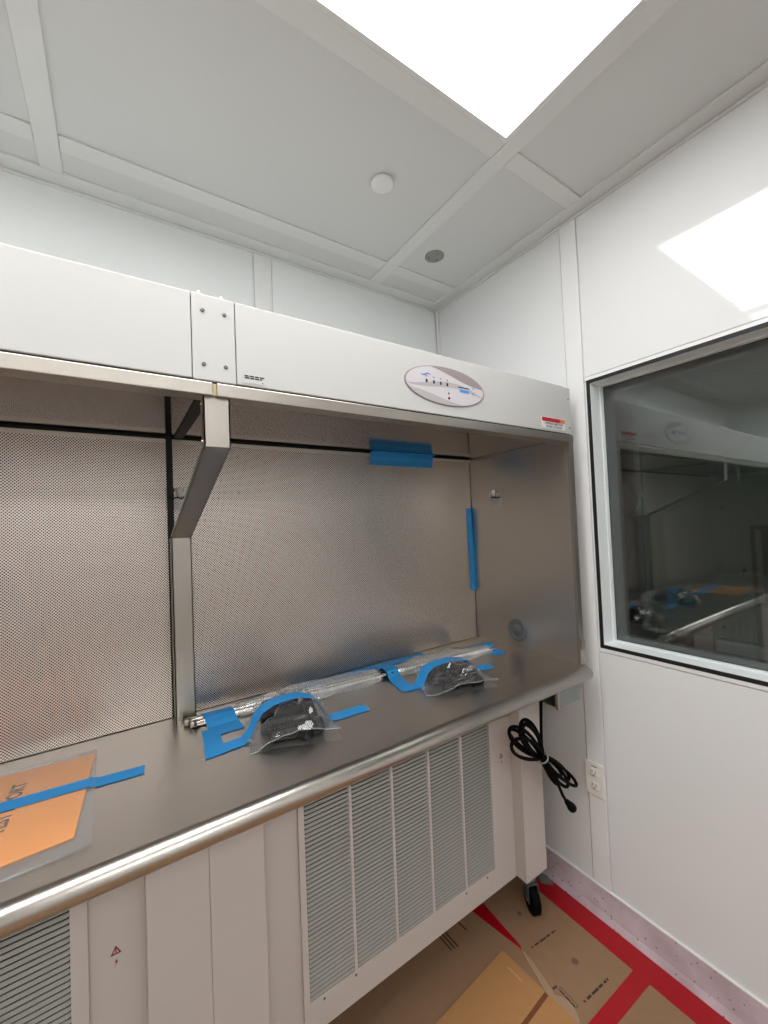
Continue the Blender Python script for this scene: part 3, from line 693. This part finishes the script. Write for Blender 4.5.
hook('clear square adhesive hook on the perforated screen behind the bracket arm', (.158, 1.3858, 1.655), (1, 0, 0), (0, -1, 0))

# ================================================================== power cord
t = thing('power_cord', (1.265, .95, .69), 'black coiled power cord hanging from the bench end, tied with a grey tie', 'cord')
TC = Vector((1.262, .95, .690)); AX = Vector((-.14, 0, .14)).normalized(); SX = Vector((AX.z, 0, -AX.x)); YY = Vector((0, 1, 0))
def petal(tip, w_, yo):
    d = Vector((tip[0], .95, tip[1])) - TC; L = d.length; d.normalize(); n_ = Vector((-d.z, 0, d.x)); out = []
    for i in range(40):
        a = 2 * PI * i / 40; s_ = (1 - math.cos(a)) / 2
        out.append(TC + d * (L * s_) + n_ * (w_ * math.sin(a) * s_ ** .35 + .006 * math.sin(a)) + YY * (yo * (.4 + s_) + .010 * math.sin(a)))
    return out
cable = MB()
for tip, w_, yo in (((1.080, .812), .030, -.020), ((1.108, .838), .026, .002), ((1.146, .842), .024, -.010), ((1.196, .832), .027, .014), ((1.228, .806), .020, .024), ((1.135, .815), .012, .020),
                    ((1.437, .536), .014, -.014), ((1.430, .550), .018, .004), ((1.378, .545), .014, .014), ((1.405, .540), .020, -.004), ((1.415, .560), .010, .020)):
    cable.tube(petal(tip, w_, yo), .0060, 8, closed=True)
cable.tube([(1.279, .95, .957), (1.279, .95, .90), (1.272, .95, .82), (1.268, .95, .75), (1.268, .95, .69), (1.30, .945, .635), (1.335, .94, .575), (1.362, .94, .520), (1.380, .94, .494)], .0055, 8)
cable.build('cable', 'black_rubber', t)
MB().tube([TC + SX * (.021 * math.cos(a)) + YY * (.026 * math.sin(a)) for a in [2 * PI * i / 20 for i in range(20)]], .0030, 6, closed=True).build('cable_tie', 'slat_metal', t)
pd = Vector((.045, 0, -.052)).normalized(); p0 = Vector((1.379, .94, .495))
MB().tube([p0, p0 + pd * .012, p0 + pd * .03, p0 + pd * .05, p0 + pd * .062], [.006, .010, .0125, .0165, .016], 12).build('plug', 'black_rubber', t)

# ================================================================== floor coverings
FP = 'brown floor protection papers'
def sheet(name, label, poly, z, h, m, cat, group=None):
    o = MB().prism([(x, y, z) for x, y in poly], (0, 0, h)).build(name, m); return tag(o, label, cat, group)
rg = random.Random(5)
edge = [(1.166 + .024 * max(0, 1 - k / 6) + rg.uniform(-.002, .002), 1.02 - k * .022) for k in range(0, 13)]
sa = sheet('floor_paper', 'brown floor protection paper between the steel bench and red taped wall', [(1.532, 1.66), (1.532, YF + .2), (1.165, YF + .2), (1.165, .70)] + edge[::-1] + [(1.196, 1.03), (1.215, 1.30), (1.215, 1.66)], .0004, .0009, 'kraft', 'floor paper', FP)
sb = sheet('floor_paper', 'brown floor protection paper under the bench and cardboard', [(1.187, 1.66), (1.150, 1.22), (1.186, 1.03), (1.178, .94), (1.178, YF + .2), (XL + .2, YF + .2), (XL + .2, 1.66)], .0002, .0007, 'kraft', 'floor paper', FP)
e2 = [(1.190, 1.025), (1.186, .97), (1.175, .919), (1.168, .895), (1.164, .878), (1.158, .866), (1.172, .850), (1.180, .832), (1.177, .808), (1.162, .784), (1.14, .765), (1.10, .765), (1.12, .80), (1.14, .88), (1.172, .98)]
sheet('torn_paper', 'pale torn ragged paper edge beside the cardboard', e2, .0013, .0008, 'kraft_torn', 'torn paper')
def marks(par, a, b, gaps, w_, m='ink_paper', z=.0013):
    a = Vector((a[0], a[1], z)); b = Vector((b[0], b[1], z)); d = b - a; n_ = Vector((-d.y, d.x, 0)).normalized() * w_
    for s0, s1 in gaps: MB().prism([a + d * s0 - n_, a + d * s1 - n_, a + d * s1 + n_, a + d * s0 + n_], (0, 0, .0003)).build('printed_mark', m, par)
G1 = ((0, .05), (.13, .29), (.34, .60), (.63, .79), (.85, .95), (.98, 1.03))
marks(sa, (1.222, 1.001), (1.342, .989), G1, .0028); marks(sa, (1.217, .801), (1.339, .792), G1, .0034)
marks(sa, (1.169, .880), (1.186, .877), ((0, .5), (.6, 1)), .0034)
for (a, b) in (((1.1945, .868), (1.1915, .806)), ((1.1825, .868), (1.1795, .806)), ((1.1825, .868), (1.1945, .868)), ((1.1795, .806), (1.1915, .806))): marks(sa, a, b, ((0, 1),), .0007)
marks(sa, (1.1845, .864), (1.1815, .810), ((0, .3), (.36, .7), (.76, 1)), .0022)
for (x, y, r) in ((1.292, 1.109, .0085), (1.305, .886, .012)): MB().lathe([(r, 0), (r * .9, .0003)], (x, y, .0012), 'Z', 16).build('stain_spot', 'stain', sa)
for k, y0_, y1_ in ((0, 1.235, 1.163), (.014, 1.235, 1.160), (.028, 1.230, 1.158), (.095, 1.225, 1.184)): marks(sb, (.978 + k, y0_), (.982 + k, y1_), ((0, 1),), .0026)
RT = 'red floor tapes'
sheet('red_tape', 'long red floor tape along the wall skirting', [(1.437, 1.62), (1.524, 1.62), (1.524, .62), (1.526, .45), (1.526, YF + .3), (1.437, YF + .3)], .0014, .0006, 'tape_red', 'tape', RT)
sheet('red_tape', 'red floor tape crossing the paper at right angles to the wall', [(.10, .775), (1.176, .762), (1.46, .756), (1.46, .704), (1.247, .711), (.10, .722)], .0022, .0006, 'tape_red', 'tape', RT)
sheet('red_tape', 'narrow red tape wedge showing at the paper seam by the caster', [(1.14, .96), (1.12, 1.30), (1.12, 1.40), (1.24, 1.40), (1.24, .96)], -.0019, .0021, 'tape_red', 'tape', RT)
t = thing('cardboard_sheet', (.95, .9, .003), 'flattened tan cardboard box lying on the floor paper before the bench', 'cardboard')
Z0 = .0025
q = lambda a, b: (1.117 + a[0], 1.056 + a[1])
dA = Vector((.0220, -.168)); dB = Vector((-.319, -.027))
c_ = Vector((1.125, 1.052)); u = Vector((.075, -.997)); v = Vector((-.9972, -.075))
def cq(a0, a1, b0, b1): return [tuple(c_ + u * a0 + v * b0), tuple(c_ + u * a1 + v * b0), tuple(c_ + u * a1 + v * b1), tuple(c_ + u * a0 + v * b1)]
MB().prism([(x, y, Z0) for x, y in cq(0, .166, 0, .62)], (0, 0, .006)).build('box_panel', 'cardboard', t)
MB().prism([(x, y, Z0) for x, y in cq(.180, .46, 0, .62)], (0, 0, .006)).build('box_panel', 'cardboard', t)
MB().prism([(x, y, Z0 - .0008) for x, y in cq(.160, .186, 0, .62)], (0, 0, .003)).build('fold_strip', 'box_tape', t)
MB().prism([(x, y, Z0 + .006) for x, y in cq(.045, .105, .030, .035)], (0, 0, .0003)).build('crease', 'cardboard_pale', t)

# ================================================================== equipment beyond the window
t = thing('equipment_cabinet', (2.2, .2, .9), 'grey metal cabinet with screwed panel and dark vent behind the dark window', 'cabinet')
box(1.99, 2.6, -.9, .890, 1.050, 2.30, bev=.004).build('cabinet_body', 'cabinet_grey', t)
for y, z in ((.82, 1.085), (.62, 1.09), (.82, 1.62), (.545, 1.32), (.60, 1.56)): MB().lathe([(.006, 0), (.006, -.003), (.002, -.005)], (1.99, y, z), 'X', 10).build('screw', 'ink', t)
vf = box(1.984, 1.992, .05, .520, 1.19, 1.49).build('vent', 'cabinet_dark', t)
for k in range(9): box(1.978, 1.985, .505 - k * .045 - .016, .505 - k * .045, 1.205, 1.475).build('vent_slat', 'cabinet_grey', vf)
for y in (-.7, .3, .80): box(2.03, 2.10, y, y + .07, .001, 1.052).build('cabinet_leg', 'cabinet_dark', t)
box(2.0, 2.5, -.8, .6, .94, .965).build('shelf', 'cabinet_dark', t)
tag(box(2.02, 2.16, .42, .66, .966, 1.03, bev=.004).build('storage_box', 'panel_lilac'), 'small pale box on the shelf under the grey cabinet', 'box')
t = thing('round_port', (2.1, .985, 0), 'black round duct ring beside the grey cabinet beyond the window', 'duct ring')
MB().lathe([(.072, 0), (.080, -.012), (.090, -.012), (.094, 0)], (1.985, .990, 1.62), 'X', 40, closed=True).build('ring', 'black_gasket', t)
MB().lathe([(.092, 0), (.092, .3)], (1.987, .990, 1.62), 'X', 32).build('duct', 'cabinet_dark', t)
box(2.05, 2.2, .95, 1.02, .0, 1.54).build('stand', 'cabinet_dark', t)
